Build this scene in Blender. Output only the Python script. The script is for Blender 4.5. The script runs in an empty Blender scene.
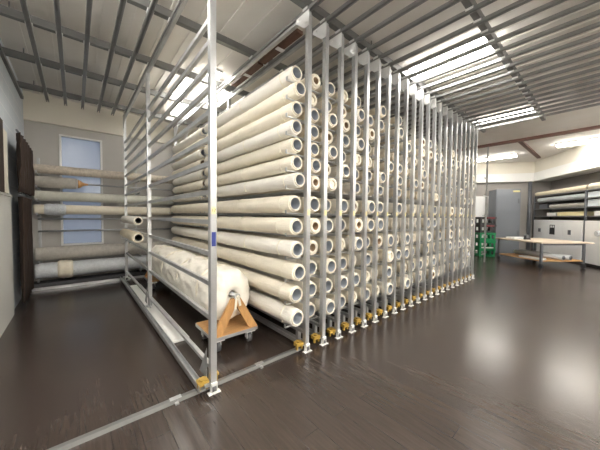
import bpy, bmesh, math, random
from mathutils import Vector, Matrix
R = random.Random(7)
C = bpy.context.scene.collection
PI = math.pi

# ------------------------------------------------------------------ materials
def mat(name, col, rough=.6, metal=0., noise=0., scale=8., stretch=(1, 1, 1), bump=0., spec=.5, col2=None, emit=None, bscale=None):
    m = bpy.data.materials.new(name); m.use_nodes = True
    nt = m.node_tree; b = nt.nodes['Principled BSDF']
    b.inputs['Base Color'].default_value = (*col, 1); b.inputs['Roughness'].default_value = rough
    b.inputs['Metallic'].default_value = metal; b.inputs['Specular IOR Level'].default_value = spec
    if emit:
        b.inputs['Emission Color'].default_value = (*emit[0], 1); b.inputs['Emission Strength'].default_value = emit[1]
    if noise or bump or col2:
        tc = nt.nodes.new('ShaderNodeTexCoord'); mp = nt.nodes.new('ShaderNodeMapping')
        mp.inputs['Scale'].default_value = stretch
        nt.links.new(tc.outputs['Object'], mp.inputs['Vector'])
        n = nt.nodes.new('ShaderNodeTexNoise'); n.inputs['Scale'].default_value = scale; n.inputs['Detail'].default_value = 5
        nt.links.new(mp.outputs[0], n.inputs['Vector'])
        if noise or col2:
            r = nt.nodes.new('ShaderNodeValToRGB')
            c2 = col2 or tuple(max(0, c * (1 - noise)) for c in col)
            r.color_ramp.elements[0].position = .3; r.color_ramp.elements[1].position = .7
            r.color_ramp.elements[0].color = (*c2, 1); r.color_ramp.elements[1].color = (*col, 1)
            nt.links.new(n.outputs['Fac'], r.inputs['Fac']); nt.links.new(r.outputs[0], b.inputs['Base Color'])
        if bump:
            n2 = n
            if bscale:
                n2 = nt.nodes.new('ShaderNodeTexNoise'); n2.inputs['Scale'].default_value = bscale; n2.inputs['Detail'].default_value = 4
                nt.links.new(mp.outputs[0], n2.inputs['Vector'])
            bp = nt.nodes.new('ShaderNodeBump'); bp.inputs['Strength'].default_value = bump; bp.inputs['Distance'].default_value = .02
            nt.links.new(n2.outputs['Fac'], bp.inputs['Height']); nt.links.new(bp.outputs[0], b.inputs['Normal'])
    return m

M = {}
M['steel'] = mat('galvanised_steel', (.60, .61, .62), .34, .75, .18, 6, (1, 1, .3))
M['rail'] = mat('rail_steel', (.34, .34, .335), .42, .6, .15, 5)
M['beam'] = mat('beam_steel', (.22, .22, .215), .45, .6, .2, 4)
M['white_metal'] = mat('white_metal', (.80, .80, .79), .4)
M['cream'] = mat('cream_cloth', (.91, .84, .70), .85, 0, .12, 5, (3, .8, 3), .35, .2, bscale=22)
M['offwhite'] = mat('offwhite_cloth', (.92, .88, .80), .85, 0, .1, 5, (3, .8, 3), .35, .2, bscale=22)
M['beige'] = mat('beige_cloth', (.85, .75, .58), .85, 0, .15, 5, (3, .8, 3), .35, .2, bscale=22)
M['sheet'] = mat('white_cotton_sheet', (.93, .89, .80), .85, 0, .06, 5, bump=1., bscale=7)
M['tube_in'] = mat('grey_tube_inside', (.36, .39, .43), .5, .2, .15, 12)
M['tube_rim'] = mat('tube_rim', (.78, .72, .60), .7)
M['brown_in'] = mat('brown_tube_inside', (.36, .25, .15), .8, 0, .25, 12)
M['tape'] = mat('cotton_tape', (.86, .80, .66), .9)
M['yellow'] = mat('yellow_bracket', (.52, .33, .06), .5, 0, .4, 25)
M['tag'] = mat('yellow_tag', (.80, .72, .36), .6)
M['blue_tag'] = mat('blue_tag', (.04, .06, .28), .5)
M['ink'] = mat('ink', (.08, .07, .05), .7)
M['ply'] = mat('plywood', (.70, .40, .17), .55, 0, .25, 6, (1, 6, 1))
M['wood_leg'] = mat('beech', (.68, .37, .14), .5, 0, .25, 6, (5, 5, 1))
M['rubber'] = mat('dark_rubber', (.05, .05, .055), .6)
M['grey_rubber'] = mat('grey_wheel', (.11, .11, .115), .5)
M['dark_metal'] = mat('dark_grey_steel', (.16, .17, .19), .45, .3)
M['cab'] = mat('grey_cabinet', (.17, .185, .21), .45, .1)
M['white_board'] = mat('white_board', (.80, .80, .77), .5)
M['white_door'] = mat('white_laminate', (.90, .905, .90), .35)
M['black'] = mat('black_plastic', (.03, .03, .033), .5)
M['green'] = mat('green_plastic', (.01, .25, .09), .4)
M['red'] = mat('red_plastic', (.5, .05, .06), .5)
M['curtain'] = mat('brown_curtain', (.050, .030, .022), .9, 0, .3, 6, (1, 1, .3))
M['brown_wood'] = mat('brown_wood', (.15, .075, .05), .55, 0, .35, 5, (6, .6, 6))
M['brown_paint'] = mat('brown_paint', (.17, .09, .07), .6)
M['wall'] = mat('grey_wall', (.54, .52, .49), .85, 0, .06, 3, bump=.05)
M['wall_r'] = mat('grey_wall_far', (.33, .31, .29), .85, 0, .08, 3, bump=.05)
M['fascia'] = mat('cream_fascia', (.80, .76, .66), .7, 0, .06, 2)
M['fascia_w'] = mat('white_fascia', (.86, .86, .84), .6)
M['plinth'] = mat('dark_plinth', (.05, .05, .055), .6)
M['plastic'] = mat('white_plastic_sheet', (.74, .77, .80), .35, 0, .15, 7, (.6, 3, 3), .6, .5, bscale=18)
M['greyroll'] = mat('grey_cloth', (.56, .53, .48), .85, 0, .2, 6, (.8, 3, 3), .3, .2)
M['greenroll'] = mat('pale_green_cloth', (.68, .68, .60), .85, 0, .12, 6, (.8, 3, 3), .3, .2)
M['beigeroll'] = mat('mottled_beige_paper', (.72, .64, .54), .8, 0, .3, 9, (.8, 3, 3), .3, .2)
M['lamp'] = mat('lamp_diffuser', (.9, .9, .9), .5, emit=((1., .965, .90), 5.5))
M['lamp_added'] = mat('lamp_diffuser_added', (.9, .9, .9), .5, emit=((1., 0.955, .88), 21.))  # for lamps added out of view, stronger than the visible ones
M['lamp_far'] = mat('lamp_diffuser_far', (.9, .9, .9), .5, emit=((1., .955, .88), 12.))
M['box'] = mat('pale_carton', (.70, .76, .80), .6)
M['yellowbox'] = mat('pale_yellow_carton', (.82, .74, .42), .6)
M['greytube'] = mat('grey_plastic_pipe', (.55, .57, .59), .45)
M['table'] = mat('pale_wood_top', (.72, .60, .47), .45, 0, .12, 4, (1, 5, 1))

def block_mat():
    m = mat('painted_blockwork', (.62, .66, .71), .7); nt = m.node_tree; b = nt.nodes['Principled BSDF']
    tc = nt.nodes.new('ShaderNodeTexCoord'); sp = nt.nodes.new('ShaderNodeSeparateXYZ'); cb = nt.nodes.new('ShaderNodeCombineXYZ')
    br = nt.nodes.new('ShaderNodeTexBrick'); br.inputs['Scale'].default_value = 1
    br.inputs['Brick Width'].default_value = .4; br.inputs['Row Height'].default_value = .2; br.inputs['Mortar Size'].default_value = .006; br.offset = 0
    br.inputs['Color1'].default_value = (.62, .66, .71, 1); br.inputs['Color2'].default_value = (.58, .63, .68, 1); br.inputs['Mortar'].default_value = (.74, .76, .78, 1)
    nt.links.new(tc.outputs['Object'], sp.inputs[0]); nt.links.new(sp.outputs[1], cb.inputs[0]); nt.links.new(sp.outputs[2], cb.inputs[1])
    nt.links.new(cb.outputs[0], br.inputs['Vector']); nt.links.new(br.outputs['Color'], b.inputs['Base Color'])
    return m
M['block'] = block_mat()

def floor_mat():
    m = mat('dark_plank_floor', (.05, .04, .035), .3); nt = m.node_tree; b = nt.nodes['Principled BSDF']
    tc = nt.nodes.new('ShaderNodeTexCoord'); mp = nt.nodes.new('ShaderNodeMapping'); mp.inputs['Rotation'].default_value = (0, 0, PI / 2)
    br = nt.nodes.new('ShaderNodeTexBrick'); br.inputs['Scale'].default_value = 1
    br.inputs['Brick Width'].default_value = 1.2; br.inputs['Row Height'].default_value = .15; br.inputs['Mortar Size'].default_value = .0025
    br.inputs['Color1'].default_value = (.048, .036, .030, 1); br.inputs['Color2'].default_value = (.039, .029, .025, 1); br.inputs['Mortar'].default_value = (.026, .020, .018, 1)
    nt.links.new(tc.outputs['Object'], mp.inputs[0]); nt.links.new(mp.outputs[0], br.inputs['Vector'])
    mp2 = nt.nodes.new('ShaderNodeMapping'); mp2.inputs['Scale'].default_value = (26, 1.6, 1); nt.links.new(tc.outputs['Object'], mp2.inputs[0])
    n = nt.nodes.new('ShaderNodeTexNoise'); n.inputs['Scale'].default_value = 2.2; n.inputs['Detail'].default_value = 8; n.inputs['Roughness'].default_value = .65
    nt.links.new(mp2.outputs[0], n.inputs['Vector'])
    r = nt.nodes.new('ShaderNodeValToRGB'); r.color_ramp.elements[0].position = .3; r.color_ramp.elements[1].position = .75
    r.color_ramp.elements[0].color = (.72, .72, .72, 1); r.color_ramp.elements[1].color = (1.32, 1.29, 1.26, 1)
    nt.links.new(n.outputs['Fac'], r.inputs['Fac'])
    mx = nt.nodes.new('ShaderNodeMixRGB'); mx.blend_type = 'MULTIPLY'; mx.inputs[0].default_value = 1
    nt.links.new(br.outputs['Color'], mx.inputs[1]); nt.links.new(r.outputs[0], mx.inputs[2]); nt.links.new(mx.outputs[0], b.inputs['Base Color'])
    r2 = nt.nodes.new('ShaderNodeValToRGB'); r2.color_ramp.elements[0].color = (.19, .19, .19, 1); r2.color_ramp.elements[1].color = (.30, .30, .30, 1)
    n3 = nt.nodes.new('ShaderNodeTexNoise'); n3.inputs['Scale'].default_value = 1.3; nt.links.new(tc.outputs['Object'], n3.inputs['Vector'])
    nt.links.new(n3.outputs['Fac'], r2.inputs['Fac']); nt.links.new(r2.outputs[0], b.inputs['Roughness'])
    bp = nt.nodes.new('ShaderNodeBump'); bp.inputs['Strength'].default_value = .012; bp.inputs['Distance'].default_value = .004
    nt.links.new(n.outputs['Fac'], bp.inputs['Height']); nt.links.new(bp.outputs[0], b.inputs['Normal'])
    b.inputs['Specular IOR Level'].default_value = .6
    return m
M['floor'] = floor_mat()

def ceil_mat():
    m = mat('ceiling_panels', (.70, .67, .63), .8); nt = m.node_tree; b = nt.nodes['Principled BSDF']
    tc = nt.nodes.new('ShaderNodeTexCoord')
    n = nt.nodes.new('ShaderNodeTexNoise'); n.inputs['Scale'].default_value = .9; n.inputs['Detail'].default_value = 4
    nt.links.new(tc.outputs['Object'], n.inputs['Vector'])
    r = nt.nodes.new('ShaderNodeValToRGB'); r.color_ramp.elements[0].position = .3; r.color_ramp.elements[1].position = .7
    r.color_ramp.elements[0].color = (.70, .66, .60, 1); r.color_ramp.elements[1].color = (.80, .775, .74, 1)
    nt.links.new(n.outputs['Fac'], r.inputs['Fac']); nt.links.new(r.outputs[0], b.inputs['Base Color'])
    return m
M['ceiling'] = ceil_mat()

def window_mat():
    m = mat('blue_frosted_pane', (.33, .39, .49), .2, emit=((.36, .45, .66), .05))  # daylight behind the pane put in as a faint glow
    return m
M['pane'] = window_mat()

# ------------------------------------------------------------------ mesh helpers
def box(bm, lo, hi, mi=0, mtx=None):
    vs = [bm.verts.new((x, y, z)) for x in (lo[0], hi[0]) for y in (lo[1], hi[1]) for z in (lo[2], hi[2])]
    for f in ((0, 1, 3, 2), (4, 6, 7, 5), (0, 4, 5, 1), (2, 3, 7, 6), (0, 2, 6, 4), (1, 5, 7, 3)):
        bm.faces.new([vs[i] for i in f]).material_index = mi
    if mtx:
        for v in vs: v.co = mtx @ v.co
    return vs

def frame_from(d):
    d = d.normalized(); a = Vector((0, 0, 1)) if abs(d.z) < .9 else Vector((1, 0, 0))
    u = d.cross(a).normalized(); return u, d.cross(u).normalized()

def cyl(bm, p0, p1, r, n=12, mi=0, r1=None, cap=True):
    p0, p1 = Vector(p0), Vector(p1); u, w = frame_from(p1 - p0); r1 = r if r1 is None else r1
    A = [bm.verts.new(p0 + (u * math.cos(2 * PI * i / n) + w * math.sin(2 * PI * i / n)) * r) for i in range(n)]
    B = [bm.verts.new(p1 + (u * math.cos(2 * PI * i / n) + w * math.sin(2 * PI * i / n)) * r1) for i in range(n)]
    for i in range(n):
        f = bm.faces.new((A[i], A[(i + 1) % n], B[(i + 1) % n], B[i])); f.material_index = mi; f.smooth = True
    if cap:
        bm.faces.new(A[::-1]).material_index = mi; bm.faces.new(B).material_index = mi

def bar(bm, p0, p1, w, h, mi=0):
    """box section beam between two points, h measured upwards"""
    p0, p1 = Vector(p0), Vector(p1); d = (p1 - p0); L = d.length; d.normalize()
    a = Vector((0, 0, 1)) if abs(d.z) < .95 else Vector((0, 1, 0))
    s = d.cross(a).normalized(); u = s.cross(d).normalized()
    mt = Matrix((( *d, 0), (*s, 0), (*u, 0), (0, 0, 0, 1))).transposed(); mt.translation = p0
    box(bm, (0, -w / 2, -h / 2), (L, w / 2, h / 2), mi, mt)

def prism(bm, pts, off, mi=0):
    a = [bm.verts.new(p) for p in pts]; o = Vector(off); b = [bm.verts.new(Vector(p) + o) for p in pts]
    n = len(pts); bm.faces.new(a[::-1]).material_index = mi; bm.faces.new(b).material_index = mi
    for i in range(n): bm.faces.new((a[i], a[(i + 1) % n], b[(i + 1) % n], b[i])).material_index = mi

def lathe_y(bm, prof, n=16, mis=None, closed=False):
    """prof: list of (y, radius or function(angle)); rings around the Y axis"""
    rings = []
    for y, r in prof:
        rings.append([bm.verts.new(((r(2 * PI * i / n) if callable(r) else r) * math.cos(2 * PI * i / n), y,
                                    (r(2 * PI * i / n) if callable(r) else r) * math.sin(2 * PI * i / n))) for i in range(n)])
    pairs = list(zip(rings, rings[1:])) + ([(rings[-1], rings[0])] if closed else [])
    for k, (a, b) in enumerate(pairs):
        for i in range(n):
            f = bm.faces.new((a[i], b[i], b[(i + 1) % n], a[(i + 1) % n])); f.smooth = True
            if mis: f.material_index = mis[k]
    return rings

def mesh(name, bm, *mats):
    bmesh.ops.recalc_face_normals(bm, faces=bm.faces)
    me = bpy.data.meshes.new(name); bm.to_mesh(me); bm.free()
    for m in mats: me.materials.append(M[m])
    return me

def link(name, me, parent=None, loc=(0, 0, 0), rotz=0):
    o = bpy.data.objects.new(name, me); C.objects.link(o); o.location = loc; o.rotation_euler = (0, 0, rotz)
    if parent: o.parent = parent
    return o

def part(name, bm, m, parent, loc=(0, 0, 0), label=None):
    ms = m if isinstance(m, (tuple, list)) else (m,)
    o = link(name, mesh(name, bm, *ms), parent, loc)
    if label: o['label'] = label
    return o

def tag(o, label, cat, group=None):
    o['label'] = label; o['category'] = cat
    if group: o['group'] = group
    return o

def thing(name, label, cat, loc=(0, 0, 0), rotz=0, group=None):
    return tag(link(name, None, None, loc, rotz), label, cat, group)

def struct(name, bm, m, parent=None):
    o = part(name, bm, m, parent)
    if not parent: o['kind'] = 'structure'
    return o

def dup(o, loc, label, parent=None):
    c = o.copy(); C.objects.link(c); c.parent = parent
    if parent is None: c.location = loc; c['label'] = label
    for ch in list(o.children): dup(ch, None, None, c)
    return c

ORD = ('zeroth first second third fourth fifth sixth seventh eighth ninth tenth eleventh twelfth thirteenth fourteenth fifteenth sixteenth '
       'seventeenth eighteenth nineteenth twentieth twenty-first twenty-second twenty-third twenty-fourth twenty-fifth twenty-sixth '
       'twenty-seventh twenty-eighth twenty-ninth thirtieth thirty-first thirty-second thirty-third').split()

# ------------------------------------------------------------------ camera (two vanishing points of the photo)
f = 263.
cam_d = bpy.data.cameras.new('camera'); cam = bpy.data.objects.new('camera', cam_d); C.objects.link(cam)
right = Vector((.7608, -.6489, .0092)); fwd = Vector((.6489, .7601, -.0341))
right.normalize(); fwd = (fwd - right * fwd.dot(right)).normalized(); up = right.cross(fwd)
cam.matrix_world = Matrix(((*right, 0), (*up, 0), (*(-fwd), 0), (0, 0, 0, 1))).transposed()
cam.location = (0, 0, 1.4)
cam_d.sensor_width = 36; cam_d.lens = f / 600 * 36; cam_d.clip_start = .02
bpy.context.scene.camera = cam

# ------------------------------------------------------------------ the room
CZ = 3.65
XL, YB, YF = -.70, 7.06, -4.6
u = Vector((.839, .545, 0)).normalized(); n_ = Vector((u.y, -u.x, 0)); w_ = -n_     # far right wall: along u, n_ points into that wall
L0 = Vector((11.65, .477, 0))
def S(t, n, z=0): return L0 + u * t + n_ * n + Vector((0, 0, z))
TW = 2.73 + .12            # wall L plane
cornr = S(TW, .62)
def hit(p, d, y): return p + d * ((y - p.y) / d.y)
pBL = hit(S(TW, 0), w_, YB)
pFR = hit(S(0, .62), -u, YF)
poly = [Vector((XL, YF, 0)), pFR, cornr, pBL, Vector((XL, YB, 0))]

bm = bmesh.new(); prism(bm, [(p.x, p.y, -.1) for p in poly], (0, 0, .1)); struct('floor', bm, 'floor')
bm = bmesh.new(); prism(bm, [(p.x, p.y, CZ) for p in poly], (0, 0, .1)); ceil = struct('ceiling', bm, 'ceiling')
# shallow ribs of the ceiling panels over the rail zone
bm = bmesh.new()
for i in range(30):
    x = -.58 + i * .28
    box(bm, (x, YF, CZ - .014), (x + .11, YB, CZ + .001))
part('panel_rib', bm, 'ceiling', ceil)['kind'] = 'stuff'
def wall(name, a, b, m, t=.1, z0=0, z1=CZ):
    d = (b - a).normalized(); o = Vector((d.y, -d.x, 0)) * t
    bm = bmesh.new(); prism(bm, [(a.x, a.y, z0), (b.x, b.y, z0), (b.x, b.y, z1), (a.x, a.y, z1)], o); return struct(name, bm, m)
wall('wall_left', poly[4], poly[0], 'block')
wall('wall_front', poly[0], poly[1], 'wall')
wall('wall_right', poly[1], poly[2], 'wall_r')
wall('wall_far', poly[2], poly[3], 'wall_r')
# back wall with a window hole
WX0, WX1, WZ0, WZ1 = -.19, .42, .80, 2.93
bm = bmesh.new()
for lo, hi in (((XL, 0), (WX0, CZ)), ((WX1, 0), (pBL.x, CZ)), ((WX0, 0), (WX1, WZ0)), ((WX0, WZ1), (WX1, CZ))):
    box(bm, (lo[0], YB, lo[1]), (hi[0], YB + .1, hi[1]))
struct('wall_back', bm, 'wall')
bm = bmesh.new()
box(bm, (WX0, YB + .03, WZ0), (WX1, YB + .05, WZ1)); wn = struct('window_1', bm, 'pane')
bm = bmesh.new()
for lo, hi in (((WX0 - .035, WZ0), (WX0, WZ1)), ((WX1, WZ0), (WX1 + .035, WZ1)), ((WX0 - .035, WZ1), (WX1 + .035, WZ1 + .035)), ((WX0 - .035, WZ0 - .035), (WX1 + .035, WZ0))):
    box(bm, (lo[0], YB - .02, lo[1]), (hi[0], YB + .03, hi[1]))
struct('window_frame', bm, 'fascia_w', wn)
bm = bmesh.new(); box(bm, (XL, YB - .06, 3.13), (pBL.x, YB, CZ)); struct('trim_1', bm, 'fascia')
# deep bulkhead along the far walls: cream upper face, white lower face
ZB = 2.87
def bulk(name, n, t, z0, z1, m):
    pts = [S(-9.0, n), S(t, n), hit(S(t, n), w_, YB - .08), pBL + Vector((0, -.02, 0)), cornr, S(-9., .62)]
    pts[3] = hit(S(TW, 0), w_, YB - .08)
    bm = bmesh.new(); prism(bm, [(p.x, p.y, z0) for p in pts], (0, 0, z1 - z0)); struct(name, bm, m)
bulk('trim_2', 0, 2.73, ZB + .33, CZ, 'fascia'); bulk('trim_3', -.025, 2.705, ZB, ZB + .33, 'fascia_w')
# a pale door on the far wall beside the tall cabinet
def W(s, q, z=0): return S(TW - q, 0) + w_ * s + Vector((0, 0, z))
bm = bmesh.new(); a, b = W(1.30, .0), W(2.05, .0); prism(bm, [a, b, b + Vector((0, 0, 2.3)), a + Vector((0, 0, 2.3))], -u * .04); dr = struct('door_1', bm, 'white_door')
bm = bmesh.new(); cyl(bm, W(1.40, .04, 1.05), W(1.40, .10, 1.05), .02); cyl(bm, W(1.40, .09, 1.05), W(1.52, .09, 1.05), .012); struct('door_handle', bm, 'steel', dr)
# wainscot panel low on the left wall
bm = bmesh.new(); box(bm, (XL, YF, 0), (XL + .035, 5.30, 1.62)); box(bm, (XL, YF, 1.62), (XL + .05, 5.30, 1.65)); struct('trim_4', bm, 'white_board')

# ------------------------------------------------------------------ ceiling rails and beams
PITCH = .2445; X1 = 1.80; NR = 22; YP = 2.0
rackX = [X1 + PITCH * k for k in range(NR)]
EMPTY_X = .81
railX = [-.355, -.11, .134, .379, .61, EMPTY_X] + rackX + [rackX[-1] + PITCH]
bm = bmesh.new(); RY0, RY1 = -3.6, 6.72
box(bm, (-.021, RY0, 3.470), (.021, RY1, 3.475)); 
for s in (-1, 1):
    box(bm, (s * .019 - .0025, RY0, 3.440), (s * .019 + .0025, RY1, 3.472)); box(bm, (min(s * .019, s * .009), RY0, 3.440), (max(s * .019, s * .009), RY1, 3.443))
rail_me = mesh('ceiling_rail', bm, 'rail')
bm = bmesh.new(); box(bm, (-.03, -.035, 3.4755), (.03, .035, 3.4775)); box(bm, (-.03, -.035, 3.455), (-.0255, .035, 3.4765)); box(bm, (.0255, -.035, 3.455), (.03, .035, 3.4765)); clip_me = mesh('rail_clip', bm, 'white_metal')
BY = [-3.2, -2.15, -1.1, -.06, .96, 2.03, 3.10, 4.18, 5.20, 6.35]
for i, x in enumerate(railX):
    o = link('ceiling_rail', rail_me, None, (x, 0, 0))
    tag(o, f'slim grey ceiling rail under the beams, {ORD[i + 1]} counting from the wall with the brown curtain', 'rail', 'parallel ceiling rails')
    for y in BY[4:]: link('rail_clip', clip_me, o, (0, y, 0))
bm = bmesh.new()
box(bm, (XL + .002, -.03, 3.478), (7.62, .03, 3.483)); box(bm, (XL + .002, -.03, 3.478), (7.62, -.026, 3.56)); box(bm, (XL + .002, -.03, 3.555), (7.62, .03, 3.56))
beam_me = mesh('ceiling_beam', bm, 'beam')
bm = bmesh.new()
for x in (-.5, 1.2, 2.9, 4.6, 6.3, 7.5): cyl(bm, (x, 0, 3.56), (x, 0, CZ - .014), .008, 6)
hang_me = mesh('hanger_rod', bm, 'beam')
for i, y in enumerate(BY):
    o = link('ceiling_beam', beam_me, None, (0, y, 0))
    tag(o, f'grey steel channel beam across the rails, {ORD[len(BY) - i]} counting from the window wall', 'beam', 'cross beams over the rails')
    link('hanger_rod', hang_me, o)
bm = bmesh.new(); box(bm, (XL + .003, RY0, 3.40), (XL + .04, RY1, 3.45)); tag(link('wall_rail', mesh('wall_rail', bm, 'beam')), 'dark steel angle fixed along the top of the blockwork wall', 'rail')
bm = bmesh.new(); box(bm, (1.895, 2.30, 3.440), (1.98, 3.08, 3.4765)); box(bm, (1.895, 3.12, 3.440), (1.98, 3.92, 3.4765)); bw = link('wooden_batten', mesh('wooden_batten', bm, 'brown_wood'))
tag(bw, 'dark brown wooden batten between the rails above the top rolls', 'batten')
for y in (2.65, 3.45):
    bm = bmesh.new(); box(bm, (1.885, y, 3.434), (1.992, y + .06, 3.4395)); box(bm, (1.985, y, 3.4395), (1.992, y + .06, CZ - .015))
    part('metal_clip', bm, 'white_metal', bw)
bm = bmesh.new(); box(bm, (9.60, -3.5, 3.58), (9.72, 3.6, CZ)); tag(link('brown_beam', mesh('brown_beam', bm, 'brown_paint')), 'long brown ceiling beam beyond the last rail', 'beam')
bm = bmesh.new(); box(bm, (9.722, 1.68, 3.60), (13.0, 1.78, CZ)); tag(link('brown_beam', mesh('brown_beam', bm, 'brown_paint')), 'short brown ceiling beam running into the far corner', 'beam')

# ------------------------------------------------------------------ lamps
def lamp(x, y0, y1, w, label, m='lamp', dz=.09):
    o = thing('ceiling_light', label, 'light', (x, (y0 + y1) / 2, 0), 0, 'fluorescent ceiling lights'); h = (y1 - y0) / 2
    bm = bmesh.new(); box(bm, (-w / 2, -h, CZ - .05), (w / 2, h, CZ - .016)); part('housing', bm, 'white_metal', o)
    bm = bmesh.new()
    box(bm, (-w / 2 + .012, -h + .02, CZ - dz), (w / 2 - .012, h - .02, CZ - .0505))
    part('diffuser', bm, m, o)
lamp(1.431, 4.24, 5.16, .19, 'bright fluorescent light above the gap beside the empty rack, nearer the packed racks')
lamp(1.675, 3.95, 4.14, .2, 'small square light piece above the gap beside the empty rack')
lamp(1.93, 4.24, 5.16, .19, 'bright fluorescent light over the back of the first packed rack')
lamp(1.675, 5.3, 6.2, .19, 'fluorescent light over the gap closest to the window wall')
lamp(3.88, .98, 2.0, .20, 'one of two bright aisle lights side by side, the one closer to the empty rack')
lamp(4.12, .98, 2.0, .20, 'one of two bright aisle lights side by side, the one farther from the empty rack')
lamp(7.06, .98, 2.0, .20, 'fluorescent light over the aisle near the end of the packed racks')
lamp(11.1, -.10, 1.10, .28, 'long fluorescent light above the white cupboards', 'lamp_far')
lamp(11.75, 2.15, 3.35, .28, 'long fluorescent light above the green crates', 'lamp_far')
lamp(.7, -1.9, -.7, .22, 'added unseen fill light over the open floor near the left wall', 'lamp_added', .07)  # added out of view to brighten the near floor and racks
for xx, yy, lb in ((2.2, -1.9, 'added fill light over the open aisle behind the viewer'), (5.6, -1.9, 'added fill light over the open aisle facing the middle racks'), (2.2, -4.0, 'added fill light by the rear wall'), (.2, -4.0, 'added fill light in the rear left corner'), (8.4, -1.55, 'added fill light in front of the work table')):
    lamp(xx, yy, yy + 1.2, .22, lb, 'lamp_added', .07)  # extra lamps behind and beside the camera, added for brightness
lamp(4.0, -1.9, -.7, .22, 'added fill light over the open aisle across from the racks', 'lamp_added', .07)  # extra unseen lamp lifting the light in the aisle
lamp(7.3, -1.9, -.7, .22, 'added fill light over the open aisle before the work table', 'lamp_added', .07)  # unseen lamp added to raise the light towards the table
lamp(.012, 2.09, 3.04, .2, 'added fill light over the floor between the curtain and the empty rack', 'lamp_added', .07)  # added above the view to light the left zone and back wall
lamp(-.2325, .3, 1.6, .2, 'added fill light over the floor in front of the brown curtain', 'lamp_added', .07)  # out of view, added to brighten the left side

def pendant(x, y, z, L, label):  # pendants added behind the camera to lift ceiling and walls
    o = thing('added_pendant_light', label, 'light', (x, y, 0), 0, 'added pendant fill lights')
    bm = bmesh.new(); box(bm, (-L / 2, -.06, z - .025), (L / 2, .06, z + .025)); part('housing', bm, 'white_metal', o)
    for sg, a, b in ((1, z + .0255, z + .055), (-1, z - .065, z - .0255)):
        bm = bmesh.new(); box(bm, (-L / 2 + .02, -.05, a), (L / 2 - .02, .05, b)); part('diffuser', bm, 'lamp_added', o)
    for sx in (-1, 1):
        bm = bmesh.new(); cyl(bm, (sx * (L / 2 - .1), 0, z + .0555), (sx * (L / 2 - .1), 0, CZ - .016), .004, 6); part('wire', bm, 'steel', o)
pendant(.7, -2.6, 2.75, 1.5, 'added pendant fill light hanging behind the viewer near the left wall')
pendant(3.6, -2.6, 2.75, 1.5, 'added pendant fill light hanging over the aisle behind the viewer')
pendant(6.6, -2.2, 2.75, 1.2, 'added pendant fill light hanging in the aisle towards the work table')
lamp(5.4, 4.4, 5.5, .2, 'unseen light above the middle of the packed racks')  # lamp hidden from view behind the packed rolls

# ------------------------------------------------------------------ racks
T = [.38, .615, .845, 1.07, 1.30, 1.53, 1.76, 1.935, 2.11, 2.29, 2.465, 2.64, 2.815]
BZ = [.586, .858, 1.096, 1.347, 1.582, 1.806, 2.0, 2.198, 2.38, 2.554, 2.73, 2.90]
RL = 4.62; PW = .024
def rr(z): return .091 if z < 1.7 else .079
POSTY = (0, 2.31, RL)
def post_mesh():
    bm = bmesh.new()
    box(bm, (-PW, -PW, .07), (PW, PW, 3.40)); box(bm, (-.012, -PW - .0015, .2), (.012, -PW, 3.3))
    return mesh('post', bm, 'steel')
post_me = post_mesh()
def arm_mesh(z, arms):
    r = rr(z); bm = bmesh.new(); bz = z - r - .022
    for a, b in ((POSTY[0], POSTY[1]), (POSTY[1], POSTY[2])): box(bm, (-.013, a + PW, bz - .014), (.013, b - PW, bz + .014))
    if arms:
        for y in (.075, 2.22, 2.42, RL - .3):
            box(bm, (-.216, y - .012, z - r - .016), (-.013, y + .012, z - r - .0085)); box(bm, (-.218, y - .012, z - r - .016), (-.213, y + .012, z - r + .02))
    return mesh('support_rail', bm, 'steel')
arm_me = [arm_mesh(z, True) for z in T]
def base_mesh():
    bm = bmesh.new()
    box(bm, (-.03, PW, .045), (.03, RL - PW, .052)); box(bm, (-.03, PW, .045), (-.026, RL - PW, .085)); box(bm, (.026, PW, .045), (.03, RL - PW, .085))
    box(bm, (-.016, PW, .175), (.016, RL - PW, .205))
    for y in (.12, 2.2, 2.42, RL - .12): box(bm, (-.02, y - .02, .052), (.02, y + .02, .175))
    return mesh('base_channel', bm, 'steel')
base_me = base_mesh()
bm = bmesh.new()
box(bm, (-.115, -.02, .045), (-.065, RL, .052)); box(bm, (-.115, -.02, .045), (-.111, RL, .095)); box(bm, (-.069, -.02, .045), (-.065, RL, .085))
box(bm, (-.016, PW, .175), (.016, RL - PW, .205))
for y in POSTY: box(bm, (-.065, y - .018, .06), (-PW, y + .018, .085))
base_empty_me = mesh('base_channel', bm, 'steel')
bm = bmesh.new()
box(bm, (-.018, -.018, 3.395), (.018, RL + .018, 3.428)); top_me = mesh('top_beam', bm, 'steel')
bm = bmesh.new(); prism(bm, [(-.0255, -.03, 3.43), (-.0255, .17, 3.43), (-.0255, .17, 3.39), (-.0255, .04, 3.28), (-.0255, -.03, 3.28)], (-.004, 0, 0))
cyl(bm, (-.029, .01, 3.32), (-.036, .01, 3.32), .012, 8); cyl(bm, (-.029, .12, 3.40), (-.036, .12, 3.40), .012, 8); gus_me = mesh('gusset_plate', bm, 'white_metal')
bm = bmesh.new(); prism(bm, [(-.0255, RL - .30, 3.43), (-.024, RL + .03, 3.43), (-.024, RL + .03, 3.16), (-.024, RL - .05, 3.16), (-.024, RL - .3, 3.33)], (-.004, 0, 0)); gus2_me = mesh('gusset_plate', bm, 'white_metal')
bm = bmesh.new(); box(bm, (-.024, -.04, .060), (.024, .024, .085)); box(bm, (-.024, -.04, .012), (-.020, -.004, .07)); box(bm, (.020, -.04, .012), (.024, -.004, .07)); box(bm, (-.048, -.05, .003), (.048, -.004, .009))
foot_me = mesh('foot_bracket', bm, 'white_metal')
bm = bmesh.new(); cyl(bm, (-.016, -.018, .033), (.016, -.018, .033), .024, 14); whl_me = mesh('wheel', bm, 'grey_rubber')
bm = bmesh.new()
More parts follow.
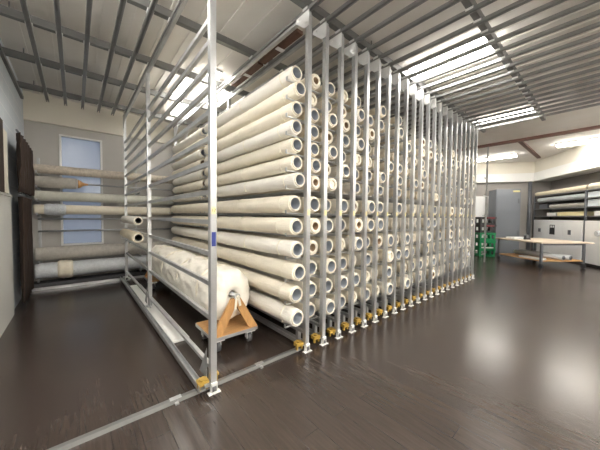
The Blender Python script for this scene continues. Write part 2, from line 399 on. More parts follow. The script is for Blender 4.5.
prism(bm, [(-.118, .0, .070), (-.03, .0, .070), (-.03, .065, .070), (-.05, .08, .070), (-.11, .065, .070)], (0, 0, .034)); cyl(bm, (-.075, .03, .1045), (-.075, .03, .114), .02, 10); box(bm, (-.11, .008, .034), (-.095, .03, .0695)); box(bm, (-.05, .008, .034), (-.035, .03, .0695))
stop_me = mesh('stop_bracket', bm, 'yellow')
bm = bmesh.new(); box(bm, (-.016, -PW - .0035, 1.41), (.016, -PW - .0018, 1.465)); ntag_me = mesh('number_tag', bm, 'tag')

def rack(x, label, group, arms, tiers):
    o = thing('storage_rack', label, 'rack', (x, YP, 0), 0, group)
    for y in POSTY: link('post', post_me, o, (0, y, 0))
    for me in tiers: link('support_rail', me, o)
    link('base_channel', base_me if arms else base_empty_me, o); link('top_beam', top_me, o)
    link('gusset_plate', gus_me, o); link('gusset_plate', gus2_me, o)
    ft = link('foot_bracket', foot_me, o); link('wheel', whl_me, ft)
    ft = link('foot_bracket', foot_me, o, (0, RL, 0)); link('wheel', whl_me, ft)
    s = link('stop_bracket', stop_me, o); s['label'] = 'yellow stop bracket'
    t = link('number_tag', ntag_me, o); t['label'] = 'small yellow tag'
    return o
# the empty rack
bars = []
for z in BZ:
    bm = bmesh.new()
    for a, b in ((POSTY[0], POSTY[1]), (POSTY[1], POSTY[2])): box(bm, (-.014, a + PW, z - .018), (.014, b - PW, z + .018))
    bars.append(mesh('support_rail', bm, 'steel'))
er = rack(EMPTY_X, 'tall silver rack left empty, its open bars facing the large wrapped bundle', 'sliding storage racks', False, bars)
bm = bmesh.new(); prism(bm, [(.03, .04, .085), (.07, .045, .085), (.075, .08, .085), (.03, .085, .085)], (0, 0, .02)); box(bm, (.04, .055, .037), (.065, .075, .085)); part('stop_bracket', bm, 'yellow', er, label='yellow stop bracket')
bm = bmesh.new(); box(bm, (-.016, -PW - .0035, 1.16), (.016, -PW - .0018, 1.27)); part('barcode_tag', bm, 'blue_tag', er, label='dark blue upright tag')
fc = bpy.data.curves.new('tag_number', 'FONT'); fc.body = '17'; fc.size = .034; fc.align_x = 'CENTER'; fc.align_y = 'CENTER'; fc.extrude = .0003
tc_ = bpy.data.objects.new('tag_curve', fc); C.objects.link(tc_); tm_ = bpy.data.meshes.new_from_object(tc_.evaluated_get(bpy.context.evaluated_depsgraph_get())); bpy.data.objects.remove(tc_)
tm_.materials.clear(); tm_.materials.append(M['ink']); tn = link('tag_number', tm_); tn.rotation_euler = (PI / 2, 0, 0)
tn.parent = [c for c in er.children if c.name.startswith('number_tag')][0]; tn.location = (0, -PW - .0042, 1.4375)
# triangular braces at the foot of the empty rack
for y0, s in ((.05, 1), (2.36, 1), (2.26, -1)):
    bm = bmesh.new(); prism(bm, [(-.03, y0, .09), (-.03, y0 + s * .16, .09), (-.03, y0, .34)], (.004, 0, 0)); part('foot_gusset', bm, 'steel', er)
for k, x in enumerate(rackX):
    rack(x, f'tall silver rack packed with rolls, {ORD[k + 1]} packed rack counting from the empty one', 'sliding storage racks', True, arm_me)

# ------------------------------------------------------------------ rolls
def wrap_mesh(L, r, seed, m, rings=46, seg=16, amp=.022):
    q = random.Random(seed); bm = bmesh.new(); prof = []
    ph = [q.uniform(0, 6.28) for _ in range(9)]
    def mk(y, base, g):
        def fn(a):
            v = .30 * math.sin(3 * a + ph[0] + y * 5) + .28 * math.sin(5 * a + ph[1] - y * 8) + .22 * math.sin(2 * a + ph[2] + y * 13) + .2 * math.sin(7 * a + ph[3] + y * 21)
            v += .35 * math.sin(y * 9 + ph[4]) * math.sin(a + ph[5]) + q.uniform(-.25, .25)
            return min(r * 1.03, base * (1 + amp * g * v))
        return fn
    prof.append((.012, r * .845)); prof.append((-.004, mk(0, r * .9, 1.6))); prof.append((.02, mk(0, r * .96, 1.)))
    for i in range(rings):
        y = .06 + (L - .12) * i / (rings - 1)
        dip = 1 - .03 * max(0, math.sin(y * 2.4 + ph[6])) ** 8
        prof.append((y, mk(y, r * dip, 1.)))
    prof.append((L - .02, mk(L, r * .95, 1.5))); prof.append((L + .004, mk(L, r * .9, 1.5))); prof.append((L - .01, r * .845))
    lathe_y(bm, prof, seg); return mesh('cloth_wrap', bm, m)
def core_mesh(L, ro, ri, inner, pd=.55):
    bm = bmesh.new(); y0, y1 = -.007, L + .007
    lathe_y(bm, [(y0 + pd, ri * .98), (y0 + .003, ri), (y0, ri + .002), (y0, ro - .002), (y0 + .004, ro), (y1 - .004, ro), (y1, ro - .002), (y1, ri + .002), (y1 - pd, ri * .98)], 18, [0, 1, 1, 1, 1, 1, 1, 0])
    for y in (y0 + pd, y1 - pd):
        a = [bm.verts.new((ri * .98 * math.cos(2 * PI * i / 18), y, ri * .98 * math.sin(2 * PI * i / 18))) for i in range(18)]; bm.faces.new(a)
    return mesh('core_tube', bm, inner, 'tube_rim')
def tie_mesh(r, seed):
    q = random.Random(seed); bm = bmesh.new(); n = 18
    a = r * 1.045
    lathe_y(bm, [(-.006, r * 1.0), (-.006, a), (.006, a), (.006, r * 1.0)], n)
    kn = q.uniform(.4, 1.2) if q.random() < .5 else q.uniform(3.6, 4.6)   # knot high or low on the visible side
    p = Vector((-abs(math.cos(kn)) * a, 0, math.sin(kn) * a))
    bmesh.ops.create_icosphere(bm, subdivisions=1, radius=.011, matrix=Matrix.Translation(p))
    for s in (-1, 1):
        d = p + Vector((-.006, s * .008, -q.uniform(.004, .010))) if p.z < 0 else p + Vector((-.016, s * .012, .006))
        bar(bm, p, d, .008, .002)
    return mesh('tie_tape', bm, 'tape')
class Kit: pass
def kit(L, r, seed, m, inner, thin):
    k = Kit(); k.wrap = wrap_mesh(L, r, seed, m); k.tie = [tie_mesh(r, seed * 7 + j) for j in range(3)]
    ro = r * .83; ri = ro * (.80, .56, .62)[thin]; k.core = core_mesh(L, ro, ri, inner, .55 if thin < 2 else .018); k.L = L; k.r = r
    k.shade = {'cream': 'cream', 'offwhite': 'off-white', 'beige': 'beige'}[m]; return k
kitsB, kitsS, kitsF, kitsK = [], [], [], []
for i, (m, inn, th) in enumerate((('cream', 'tube_in', 0), ('offwhite', 'tube_in', 0), ('cream', 'tube_in', 0), ('cream', 'brown_in', 1), ('beige', 'tube_in', 0), ('offwhite', 'tube_in', 0), ('cream', 'cream', 2))):
    kitsB.append(kit(4.25, .089, 10 + i, m, inn, th)); kitsS.append(kit(4.25, .077, 30 + i, m, inn, th))
for i, m in enumerate(('cream', 'offwhite', 'cream')): kitsF.append(kit(2.28, .077, 50 + i, m, 'tube_in', 0))
for i, m in enumerate(('offwhite', 'cream')): kitsK.append(kit(1.72, .077, 60 + i, m, 'brown_in' if i else 'tube_in', 0))
def roll(k, loc, label, group, ties):
    o = thing('fabric_roll', label, 'roll', loc, 0, group)
    link('core_tube', k.core, o); link('cloth_wrap', k.wrap, o)
    for j, y in enumerate(ties): link('tie_tape', k.tie[j % 3], o, (0, y, 0))
    return o
for k, x in enumerate(rackX):
    cnt = 0; ntop = 13 if k < 5 else R.choice((11, 12, 12, 13))
    for i, z in enumerate(T):
        if i >= ntop or (k > 2 and R.random() < .045): continue
        cnt += 1; r = rr(z); big = z < 1.7; cx = x - .1205; dy = R.uniform(-.03, .05) if k < 1 else R.uniform(-.02, .09)
        kk = R.choice(kitsB if big else kitsS) if k else (kitsB if big else kitsF)[(i * 2 + 1) % 3]
        zz = z - r + kk.r * 1.03 - .0065
        o = roll(kk, (cx, YP + dy, zz), f'{kk.shade} cloth-wrapped roll, {ORD[cnt]} from the floor, {ORD[k + 1]} packed rack counting from the empty one', 'wrapped rolls on the packed racks',
                 (R.uniform(.15, .24), R.uniform(.9, 1.1), R.uniform(1.7, 1.9)) if k < 2 else (R.uniform(.15, .25),))
        if k == 0 and z > 1.7:
            k2 = kitsK[i % 2]
            roll(k2, (cx + R.uniform(-.004, .004), YP + 2.42 + R.uniform(-.02, .12), z - r + k2.r * 1.03 - .0065), f'short {k2.shade} wrapped roll at the back of the first packed rack, {ORD[i - 6]} from the lowest', 'short rolls at the back of the first packed rack', (.15,))
# two small rolls hooked onto the empty rack
for i, (z, nm, m) in enumerate(((1.31, 'upper', 'offwhite'), (1.06, 'lower', 'beige'))):
    r = .065 if i == 0 else .078; L = 1.45
    o = thing('small_roll', f'{nm} of two small rolls with dark open ends hung on the empty rack', 'roll', (EMPTY_X - .115, 4.45, z), 0, 'small rolls on the empty rack')
    o.children
    link('cloth_wrap', wrap_mesh(L, r, 80 + i, m, 24, 16, .06), o); c = link('core_tube', core_mesh(L, r * .8, r * .62, 'rubber'), o)
    for y in (.4, 1.1):
        bm = bmesh.new(); box(bm, (.10, y - .012, -r * 1.03 - .010), (-.085, y + .012, -r * 1.03 - .002)); box(bm, (-.085, y - .012, -r * 1.03 - .010), (-.09, y + .012, -r * .4)); part('hook_strap', bm, 'steel', o)

# ------------------------------------------------------------------ trolley, bundle, board, floor bar
tx, ty0, ty1 = 1.272, 2.50, 5.95
for ya, yb, s_, lab in ((ty0, ty0 + .50, 1, 'plywood dolly on castors with a wooden trestle, under the bundle end facing the aisle'), (ty1 - .50, ty1, -1, 'plywood dolly on castors under the bundle end facing the window wall')):
    o = thing('wooden_dolly', lab, 'dolly', (tx, 0, 0), 0, 'dollies under the wrapped bundle')
    bm = bmesh.new(); box(bm, (-.25, ya, .150), (.25, yb, .178)); part('platform', bm, 'ply', o)
    ye = ya - .006 if s_ > 0 else yb + .001
    bm = bmesh.new(); box(bm, (-.25, ye, .140), (.25, ye + .005, .172)); box(bm, (.251, ya, .140), (.256, yb, .172)); box(bm, (-.256, ya, .140), (-.251, yb, .172)); part('metal_edge', bm, 'steel', o, label='grey metal edge strip')
    y = ya + .01 if s_ > 0 else yb - .05
    for sx in (-1, 1):
        bm = bmesh.new()
        prism(bm, [(sx * .255, y, .179), (sx * .155, y, .179), (sx * .004, y, .452), (sx * .004, y, .528), (sx * .05, y, .528)], (0, .038, 0)); part('frame_leg', bm, 'wood_leg', o)
    for y in (ya + .07, yb - .07):
        for sx in (-1, 1):
            bm = bmesh.new(); x = sx * .18
            box(bm, (x - .055, y - .055, .118), (x + .055, y + .055, .1495)); box(bm, (x - .03, y - .025, .045), (x - .024, y + .025, .118)); box(bm, (x + .024, y - .025, .045), (x + .030, y + .025, .118)); cs = part('caster', bm, 'white_metal', o)
            bm = bmesh.new(); cyl(bm, (x - .02, y, .051), (x + .02, y, .051), .05, 18); part('wheel', bm, 'grey_rubber', cs, label='dark rubber wheel')
            bm = bmesh.new(); cyl(bm, (x - .022, y, .051), (x + .022, y, .051), .024, 12); part('hub', bm, 'white_metal', cs)
o = thing('wrapped_bundle', 'large lumpy bundle wrapped in off-white cloth lying on two wooden dollies', 'bundle', (tx, 2.60, .553))
q = random.Random(5); bm = bmesh.new(); prof = []; Lb = 3.18; rb = .258
ph = [q.uniform(0, 6.28) for _ in range(8)]
def bf(y, base):
    def fn(a):
        v = .012 * math.sin(4 * a + ph[0] + y * 3) + .010 * math.sin(9 * a + ph[1] - y * 7) + .010 * math.sin(6 * a + ph[2] + y * 17) + .008 * math.sin(13 * a + ph[3] + y * 9) + q.uniform(-.008, .008)
        sag = .055 * max(0, -math.sin(a)) ** 1.5
        cr = .035 * (1 - abs(math.sin(3.5 * a + 1.8 * math.sin(y * 4 + ph[7]) + ph[4]))) ** 3 + .04 * (1 - abs(math.sin(y * 7 + 1.6 * math.sin(a * 2 + ph[2])))) ** 4
        return min(base * (1 + v * 1.8 + cr + .03 * math.sin(y * 4.1 + ph[5]) * math.sin(2 * a + ph[6])), base * 1.125) + sag * (base / rb)
    return fn
prof += [(.03, .040), (-.02, .055), (-.03, bf(0, .10)), (.0, bf(.1, .17)), (.03, bf(.1, .22)), (.08, bf(.15, .25))]
for i in range(110):
    y = .14 + (Lb - .28) * i / 109; prof.append((y, bf(y, rb)))
prof += [(Lb - .06, bf(Lb, .24)), (Lb, bf(Lb, .16)), (Lb + .02, .06), (Lb, .04)]
lathe_y(bm, prof, 64); part('cloth_cover', bm, 'sheet', o)
bm = bmesh.new(); cyl(bm, (0, -.10, 0), (0, Lb + .14, 0), .0235, 16); cyl(bm, (0, -.115, 0), (0, -.10, 0), .034, 16); part('core_pole', bm, 'steel', o, label='silver pole end')
for y in (.35, 1.1, 1.9, 2.7):
    bm = bmesh.new(); lathe_y(bm, [(y - .008, rb * .97), (y - .006, rb * 1.06), (y + .006, rb * 1.06), (y + .008, rb * .97)], 32); part('tie_tape', bm, 'tape', o)
bm = bmesh.new(); bar(bm, (-.01, -.12, .0), (-.03, -.125, -.13), .025, .004); bar(bm, (.01, -.12, .0), (.03, -.122, -.10), .025, .004); bmesh.ops.create_icosphere(bm, subdivisions=1, radius=.022, matrix=Matrix.Translation((0, -.13, .0))); part('knotted_tape', bm, 'tape', o)
bm = bmesh.new(); box(bm, (.752, 3.02, .003), (.955, 5.95, .03)); tag(link('white_plank', mesh('white_plank', bm, 'white_board')), 'long white plank lying on the floor beside the empty rack', 'plank')
o = thing('floor_bar', 'flat aluminium stop bar across the floor in front of the racks', 'bar', (0, 2.065, 0))
bm = bmesh.new(); prism(bm, [(XL + .03, -.026, .001), (XL + .03, .026, .001), (XL + .03, .016, .027), (XL + .03, -.016, .027)], (1.78 - XL - .03, 0, 0)); part('bar_profile', bm, 'beam', o)
for x in (.55, 1.28): 
    bm = bmesh.new(); box(bm, (x - .04, -.018, .0275), (x + .04, .018, .031)); box(bm, (x - .012, -.05, .001), (x + .012, -.027, .016)); part('joint_plate', bm, 'steel', o)
for oo in (): pass

# ------------------------------------------------------------------ wall rack with rolls before the window
o = thing('wall_rack', 'steel wall brackets and bars holding horizontal rolls before the blue window', 'rack', (0, 0, 0))
ZR = [(2.22, .082), (1.985, .105), (1.73, .09), (1.48, .09), (.655, .122), (.345, .143)]
for x in (-.52, 1.06, 2.3):
    bm = bmesh.new(); box(bm, (x - .02, 7.01, .003), (x + .02, 7.05, 2.45))
    for z, r in ZR: box(bm, (x - .012, 6.55, z - r * 1.05 - .024), (x + .012, 7.01, z - r * 1.05 - .004)); box(bm, (x - .012, 6.55, z - r * 1.05 - .024), (x + .012, 6.56, z - r * 1.05 + .03))
    part('bracket_post', bm, 'steel', o)
for z in (1.30, 1.065):
    bm = bmesh.new(); cyl(bm, (-.54, 6.97, z), (2.32, 6.97, z), .017, 10); part('cross_bar', bm, 'steel', o)
def wroll(z, r, x0, x1, m, label, seed, core='tube_rim', amp=.03):
    t = thing('wall_roll', label, 'roll', (x0, 6.76, z), -PI / 2, 'rolls on the wall rack')
    me = wrap_mesh(x1 - x0, r, seed, 'cream', 30, 18, amp); me.materials.clear(); me.materials.append(M[m]); link('cloth_wrap', me, t)
    link('core_tube', core_mesh(x1 - x0, r * .8, r * .62, 'tube_in'), t); return t
wroll(ZR[0][0], .082, -.575, 2.3, 'beigeroll', 'thin mottled beige roll, topmost before the blue window', 101)
t = wroll(ZR[1][0], .105, -.575, .03, 'greyroll', 'short grey roll with a wooden knob end before the blue window', 102)
bm = bmesh.new(); lathe_y(bm, [(.62, .001), (.62, .085), (.645, .075), (.67, .06), (.685, .04), (.725, .022), (.775, .018), (.785, .001)], 16); part('end_knob', bm, 'wood_leg', t, label='wooden knob end')
bm = bmesh.new(); cyl(bm, (0, .775, 0), (0, 2.8, 0), .016, 10); part('core_rod', bm, 'steel', t)
wroll(ZR[2][0], .09, -.575, 2.4, 'greenroll', 'pale greenish roll, third down before the blue window', 103)
t = wroll(ZR[3][0], .09, -.575, 1.72, 'cream', 'cream roll with crumpled plastic on its end, fourth down before the window', 104)
def crump(r, L, seed):
    q = random.Random(seed); bm = bmesh.new(); pr = []
    for i in range(9):
        y = L * i / 8; pr.append((y, (lambda a, b=r * (1.05 + (.0 if i in (0, 8) else .16)): b * (1 + q.uniform(-.09, .09)))))
    lathe_y(bm, pr, 16)
    return bm
part('plastic_wrap', crump(.09, .30, 4), 'plastic', t, (0, .14, 0), label='crumpled clear plastic')
wroll(ZR[4][0], .122, -.57, 2.2, 'greyroll', 'thick grey patterned roll above the white plastic roll', 105)
t = wroll(ZR[5][0], .143, -.57, 2.2, 'plastic', 'thickest roll wrapped in white plastic, lowest before the window', 106, amp=.04)
part('plastic_wrap', crump(.143, .22, 9), 'cream', t, (0, .30, 0), label='crumpled cream sheet')
bm = bmesh.new(); box(bm, (XL + .003, 6.69, .001), (2.4, 7.0, .12)); o = link('low_plinth', mesh('low_plinth', bm, 'plinth')); tag(o, 'low dark plinth on the floor under the rolls before the window', 'plinth')
bm = bmesh.new(); box(bm, (XL + .003, 6.675, .001), (2.4, 6.688, .05)); part('edge_strip', bm, 'steel', o)

# ------------------------------------------------------------------ curtains at the left wall
def curtain(y0, y1, z0, z1, x, label, seed):
    q = random.Random(seed); bm = bmesh.new(); N = 34; rows = 9; g = []
    for j in range(rows + 1):
        z = z0 + (z1 - z0) * j / rows; row = []
        for i in range(N + 1):
            y = y0 + (y1 - y0) * i / N + (.03 * math.sin(j * 1.3 + seed) if i == N else 0)
            row.append(bm.verts.new((x + .028 * math.sin(i * 1.25 + .2 * j) + q.uniform(-.006, .006), y, z + (q.uniform(-.02, .02) if j == 0 else 0))))
        g.append(row)
    for j in range(rows):
        for i in range(N): bm.faces.new((g[j][i], g[j][i + 1], g[j + 1][i + 1], g[j + 1][i])).smooth = True
    me = mesh('curtain', bm, 'curtain'); t = thing('curtain', label, 'curtain')
    c = link('cloth', me, t); md = c.modifiers.new('thick', 'SOLIDIFY'); md.thickness = .006
    bm = bmesh.new(); cyl(bm, (x, y0 - .05, z1 + .012), (x, y1 + .02, z1 + .012), .012, 10); part('curtain_rod', bm, 'dark_metal', t)
curtain(5.02, 6.50, 1.70, 2.46, -.56, 'upper dark brown hanging curtain beside the rolls at the wall', 1)
curtain(5.36, 6.46, .12, 1.64, -.59, 'lower dark brown hanging curtain reaching down towards the floor', 2)
bm = bmesh.new(); box(bm, (-.675, 4.72, 1.652), (-.645, 4.98, 2.42)); box(bm, (-.645, 4.72, 1.652), (-.64, 4.98, 1.70)); tag(link('cream_board', mesh('cream_board', bm, 'fascia')), 'narrow cream board upright on the white panel beside the upper curtain', 'board')
bm = bmesh.new(); box(bm, (-.675, 3.2, 1.652), (-.64, 4.70, 2.50)); tag(link('brown_panel', mesh('brown_panel', bm, 'curtain')), 'dark brown board standing on top of the white panel by the left wall', 'board')

# ------------------------------------------------------------------ far right: shelving, cupboards, cabinet, crates, table
ang = math.atan2(u.y, u.x)
def at(t, n, z=0): p = S(t, n, z); return (p.x, p.y, p.z)
# local frame of these things: x along the far wall (towards the corner), y towards the room
def lthing(name, label, cat, t, n, z=0, group=None): return thing(name, label, cat, at(t, n, z), ang, group)
o = lthing('shelving_unit', 'grey steel shelving above the white cupboards, loaded with long rolls', 'shelving', 0, 0)
for x in (-2.6, 0, 2.70):
    for y in (-.03, -.55):
        bm = bmesh.new(); box(bm, (x - .03, y - .02, .003), (x + .03, y + .02, 2.234)); part('upright', bm, 'dark_metal', o)
SZ = (1.46, 1.735, 2.0, 2.235)
for z in SZ:
    bm = bmesh.new()
    for a, b in ((-2.57, -.03), (.03, 2.67)): box(bm, (a, -.575, z), (b, -.01, z + .03))
    part('shelf', bm, 'rail', o)
def lroll(t, n, z, L, r, m, label, rx=0):
    k = lthing('shelf_roll', label, 'roll', t, n, z, 'long rolls on the steel shelving')
    bm = bmesh.new(); box_ = 14
    for i in range(12):
        pass
    q = random.Random(hash(label) % 999 if False else len(label)); rings = []
    pts = []
    for i in range(14):
        x = L * i / 13
        pts.append([bm.verts.new((x, r * (1 + q.uniform(-.03, .03)) * math.cos(2 * PI * j / 14), r * (1 + q.uniform(-.03, .03)) * math.sin(2 * PI * j / 14))) for j in range(14)])
    for a, b in zip(pts, pts[1:]):
        for j in range(14): bm.faces.new((a[j], a[(j + 1) % 14], b[(j + 1) % 14], b[j])).smooth = True
    part('cloth_wrap', bm, m, k)
    bm = bmesh.new(); cyl(bm, (-.02, 0, 0), (L + .02, 0, 0), r * .6, 14); part('core_tube', bm, 'tube_rim', k)
lroll(.06, .12, 2.266 + .082, 2.7, .078, 'beige', 'beige roll lying on the very top of the steel shelving')
lroll(-2.5, .12, 2.266 + .095, 2.45, .09, 'cream', 'thick cream roll on top of the shelving bay with the pale cartons')
lroll(.10, .14, 2.031 + .082, 2.5, .079, 'plastic', 'white plastic roll under the top shelf of the steel shelving')
lroll(.10, .13, 1.766 + .07, 1.75, .066, 'greyroll', 'grey roll lying on the middle shelf beside the dark bag')
lroll(.15, .30, 1.766 + .075, 1.65, .07, 'greenroll', 'pale roll behind the grey roll on the middle shelf')
def lbox(name, label, cat, t0, t1, n0, n1, z0, z1, m, group=None):
    k = lthing(name, label, cat, t0, n0, z0, group); bm = bmesh.new(); Lx, Ly, Lz = t1 - t0, n1 - n0, z1 - z0
    box(bm, (0, -Ly, 0), (Lx, 0, Lz - .03)); part('body', bm, m, k)
    bm = bmesh.new(); box(bm, (-.004, -Ly - .004, Lz - .028), (Lx + .004, .004, Lz)); part('lid', bm, m, k)
    return k
lbox('carton', 'pale yellow flat carton on the lowest shelf', 'box', .12, 1.35, .06, .45, 1.491, 1.62, 'yellowbox')
lbox('carton', 'white carton on the lowest shelf beside the yellow carton', 'box', 1.45, 1.95, .06, .45, 1.491, 1.61, 'white_board')
lbox('carton', 'dark grey bag-like box on the middle shelf', 'box', 1.95, 2.45, .06, .45, 1.766, 1.93, 'dark_metal')
lbox('carton', 'pale blue carton on the middle shelf past the upright', 'box', -.55, -.06, .04, .45, 1.766, 1.96, 'box')
lbox('carton', 'white carton on the middle shelf at the picture edge', 'box', -1.3, -.6, .04, .45, 1.766, 1.95, 'white_board')
lbox('carton', 'pale blue flat carton under the top shelf past the upright', 'box', -1.3, -.06, .04, .45, 2.031, 2.19, 'box')
lbox('carton', 'low white carton on the lowest shelf past the upright', 'box', -1.1, -.3, .05, .45, 1.491, 1.62, 'white_door')
def cupboard(t0, t1, label, plates, knob):
    k = lthing('white_cupboard', label, 'cupboard', t0, 0); W_ = t1 - t0
    bm = bmesh.new(); box(bm, (0, -.52, .08), (W_, -.02, 1.34)); part('body', bm, 'white_door', k)
    bm = bmesh.new(); box(bm, (.02, -.5, .002), (W_ - .02, -.05, .079)); part('plinth', bm, 'black', k)
    nd = 3; dw = W_ / nd
    for i in range(nd):
        bm = bmesh.new(); box(bm, (i * dw + .004, -.019, .09), ((i + 1) * dw - .004, 0, 1.335)); d = part('door', bm, 'white_door', k)
        for (x, z, w, h, m) in plates[i]:
            bm = bmesh.new(); box(bm, (i * dw + x - w / 2, .001, z - h / 2), (i * dw + x + w / 2, .015, z + h / 2)); part('handle_plate', bm, m, d)
        if knob and i == 2:
            bm = bmesh.new(); cyl(bm, (i * dw + dw - .5, .001, .98), (i * dw + dw - .5, .04, .98), .08, 16); part('knob', bm, 'greytube', d)
cupboard(.05, 2.66, 'white cupboard with small square black plates below the loaded shelves',
         [[(.55, .95, .12, .15, 'dark_metal')], [(.56, .95, .26, .24, 'black'), (.56, 1.16, .26, .02, 'dark_metal'), (.44, 1.1, .015, .12, 'dark_metal'), (.68, 1.1, .015, .12, 'dark_metal'), (.56, 1.1, .015, .12, 'dark_metal')], [(.45, .95, .14, .13, 'dark_metal')]], False)
cupboard(-2.56, -.05, 'white cupboard with a round knob past the shelving upright', [[], [], []], True)
# tall cabinet
pc = Vector((12.79, 2.16, 0))
o = thing('tall_cabinet', 'tall dark grey metal cabinet between the green crates and the shelving', 'cabinet', pc, ang + PI / 2)
bm = bmesh.new(); box(bm, (0, -.72, .02), (.80, -.02, 2.5)); part('body', bm, 'cab', o)
for z0, z1 in ((.06, 1.58), (1.60, 2.48)):
    bm = bmesh.new(); box(bm, (.01, -.019, z0), (.79, 0, z1)); d = part('door', bm, 'cab', o)
    bm = bmesh.new(); box(bm, (.06, .001, (z0 + z1) / 2 - .08), (.085, .025, (z0 + z1) / 2 + .08)); part('handle', bm, 'dark_metal', d)
bm = bmesh.new(); box(bm, (.04, .001, 2.38), (.26, .004, 2.44)); part('name_plate', bm, 'tag', o, label='small yellowish plate')
bm = bmesh.new()
pd = S(2.40, .60); cyl(bm, (0, 0, .003), (0, 0, ZB - .002), .06, 14)
for z in (.6, 1.6, 2.5): cyl(bm, (0, 0, z), (0, 0, z + .03), .07, 14)  # dark cylinder standing in for a dark area above the shelf
pp = link('corner_cylinder', mesh('corner_cylinder', bm, 'dark_metal'), None, (S(2.69, .17).x + .0, S(2.69, .17).y, 0))
pp.location = S(2.79, -.10); tag(pp, 'dark vertical cylinder in the corner between cabinet and shelving', 'pipe')
# crates
def crate_bm(m2):
    bm = bmesh.new(); a, b, h, t = .26, .2, .285, .012
    box(bm, (-a, -b, 0), (a, b, t))
    for s in (-1, 1):
        for z0, z1 in ((t, .07), (.20, .225)): box(bm, (-a, s * b - (t if s > 0 else 0), z0), (a, s * b + (0 if s > 0 else t), z1)); box(bm, (s * a - (t if s > 0 else 0), -b + t, z0), (s * a + (0 if s > 0 else t), b - t, z1))
        box(bm, (-a - .012, s * b - .012, .225), (a + .012, s * b + .012, h)); box(bm, (s * a - .012, -b + .012, .225), (s * a + .012, b - .012, h))
        for x in (-a + .03, -.1, .1, a - .03): box(bm, (x - .03, s * b - (t if s > 0 else 0), .07), (x + .03, s * b + (0 if s > 0 else t), .2))
        for y in (-b + .05, b - .05): box(bm, (s * a - (t if s > 0 else 0), y - .04, .07), (s * a + (0 if s > 0 else t), y + .04, .2))
    return bm
cr = Vector((11.42, 2.93, 0))
for i, (m, lab) in enumerate((('green', 'green plastic crate standing on the floor below the other crates'), ('green', 'green plastic crate second from the floor, white label on its side'), ('green', 'green plastic crate directly below the black crates'),
                              ('black', 'black plastic crate directly on top of the green crates'), ('black', 'black plastic crate topmost of the crate stack'))):
    o = thing('plastic_crate', lab, 'crate', cr + Vector((0, 0, .002 + i * .2855)), ang - PI / 2 + .15, 'stacked plastic crates')
    part('body', crate_bm(m), m, o)
    if m == 'green' and i == 1: bm = bmesh.new(); box(bm, (-.2, -.204, .015), (.2, -.2005, .06)); part('label_strip', bm, 'white_board', o, label='white label strip')
    elif m == 'black': bm = bmesh.new(); box(bm, (-.10, -.2175, .24), (.20, -.2125, .26)); part('red_clip', bm, 'red', o, label='red clip strip')
# steel post with short rungs beyond the last rack
o = thing('steel_post', 'lone pale steel post with short side rungs beyond the last packed rack', 'post', (9.80, 2.50, 0))
bm = bmesh.new(); box(bm, (-.02, -.02, .003), (.02, .02, CZ - .016)); part('pole', bm, 'steel', o)
for z in (.25, .85, 1.45, 2.05, 2.6, 3.2):
    bm = bmesh.new(); box(bm, (-.30, -.012, z), (-.03, .012, z + .035)); part('rung', bm, 'steel', o)
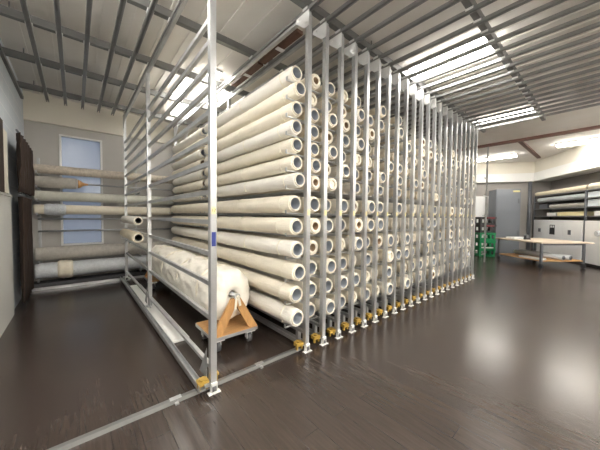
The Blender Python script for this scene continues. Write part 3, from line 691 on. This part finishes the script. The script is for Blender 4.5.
# work table
Mc = Vector((9.75, 1.17, 0)); ta = math.atan2(-.6, .8)      # x axis runs along the near edge
o = thing('work_table', 'rolling work table with pale wooden top and dark legs before the white cupboards', 'table', Mc, ta)
TL, TD, TZ = 1.42, 1.55, .735
bm = bmesh.new(); box(bm, (-.02, -.02, TZ - .035), (TL + .12, TD, TZ)); part('tabletop', bm, 'table', o)
bm = bmesh.new(); box(bm, (.02, .02, .20), (TL - .1, TD - .06, .225)); part('lower_shelf', bm, 'ply', o)
bm = bmesh.new(); box(bm, (.03, .03, TZ - .08), (TL - .1, .055, TZ - .036)); box(bm, (.03, TD - .09, TZ - .08), (TL - .1, TD - .065, TZ - .036)); part('apron', bm, 'dark_metal', o)
for x in (.03, TL - .13):
    for y in (.03, TD - .09):
        bm = bmesh.new(); box(bm, (x - .025, y - .025, .13), (x + .025, y + .025, TZ - .036)); lg = part('leg', bm, 'dark_metal', o)
        bm = bmesh.new(); cyl(bm, (x - .018, y, .062), (x + .018, y, .062), .06, 14); box(bm, (x - .025, y - .03, .06), (x - .02, y + .03, .129)); box(bm, (x + .02, y - .03, .06), (x + .025, y + .03, .129)); part('caster', bm, 'rubber', lg)
def tl(x, y, z): return Mc + Vector((math.cos(ta) * x - math.sin(ta) * y, math.sin(ta) * x + math.cos(ta) * y, z))
for i, (x, lab) in enumerate(((.45, 'grey pipe with a dark open end, first on the table lower shelf'), (.66, 'grey pipe with a dark open end, second on the table lower shelf'))):
    k = thing('grey_pipe', lab, 'pipe', tl(x + .28, .06, .226 + .072), ta + .1, 'pipes under the work table')
    bm = bmesh.new(); lathe_y(bm, [(0, .05), (0, .07), (1.4, .07), (1.4, .05)], 18); part('tube', bm, 'greytube', k)
    bm = bmesh.new(); lathe_y(bm, [(-.01, .001), (-.01, .055), (.05, .055)], 18); part('end_disc', bm, 'dark_metal', k)  # dark disc standing in for the dark open end
bm = bmesh.new(); box(bm, (0, 0, 0), (.2, .65, .05)); k = link('white_package', mesh('white_package', bm, 'white_board'), None, tl(.06, .1, .226), ta); tag(k, 'flat white package on the lower shelf of the work table', 'package')
bm = bmesh.new(); box(bm, (0, 0, 0), (.5, .3, .05)); k = link('white_package', mesh('white_package', bm, 'plastic'), None, tl(.2, 1.1, TZ + .001), ta); tag(k, 'flat white package lying on the work table top', 'package')
k = thing('tape_dispenser', 'small black tape dispenser on the work table top', 'tape dispenser', tl(.35, .85, TZ + .001), ta)
bm = bmesh.new(); prism(bm, [(0, 0, 0), (.18, 0, 0), (.16, 0, .05), (.1, 0, .07), (.02, 0, .11)], (0, .07, 0)); part('body', bm, 'black', k)
bm = bmesh.new(); cyl(bm, (.07, -.01, .10), (.07, .08, .10), .05, 16); part('tape_reel', bm, 'dark_metal', k)

# ------------------------------------------------------------------ world and view
wd = bpy.data.worlds.new('world'); bpy.context.scene.world = wd; wd.use_nodes = True
wd.node_tree.nodes['Background'].inputs[0].default_value = (.5, .55, .62, 1); wd.node_tree.nodes['Background'].inputs[1].default_value = .3
vs = bpy.context.scene.view_settings
vs.view_transform = 'Standard'; vs.look = 'None'; vs.exposure = 2.08; vs.gamma = 1.; vs.use_curve_mapping = False
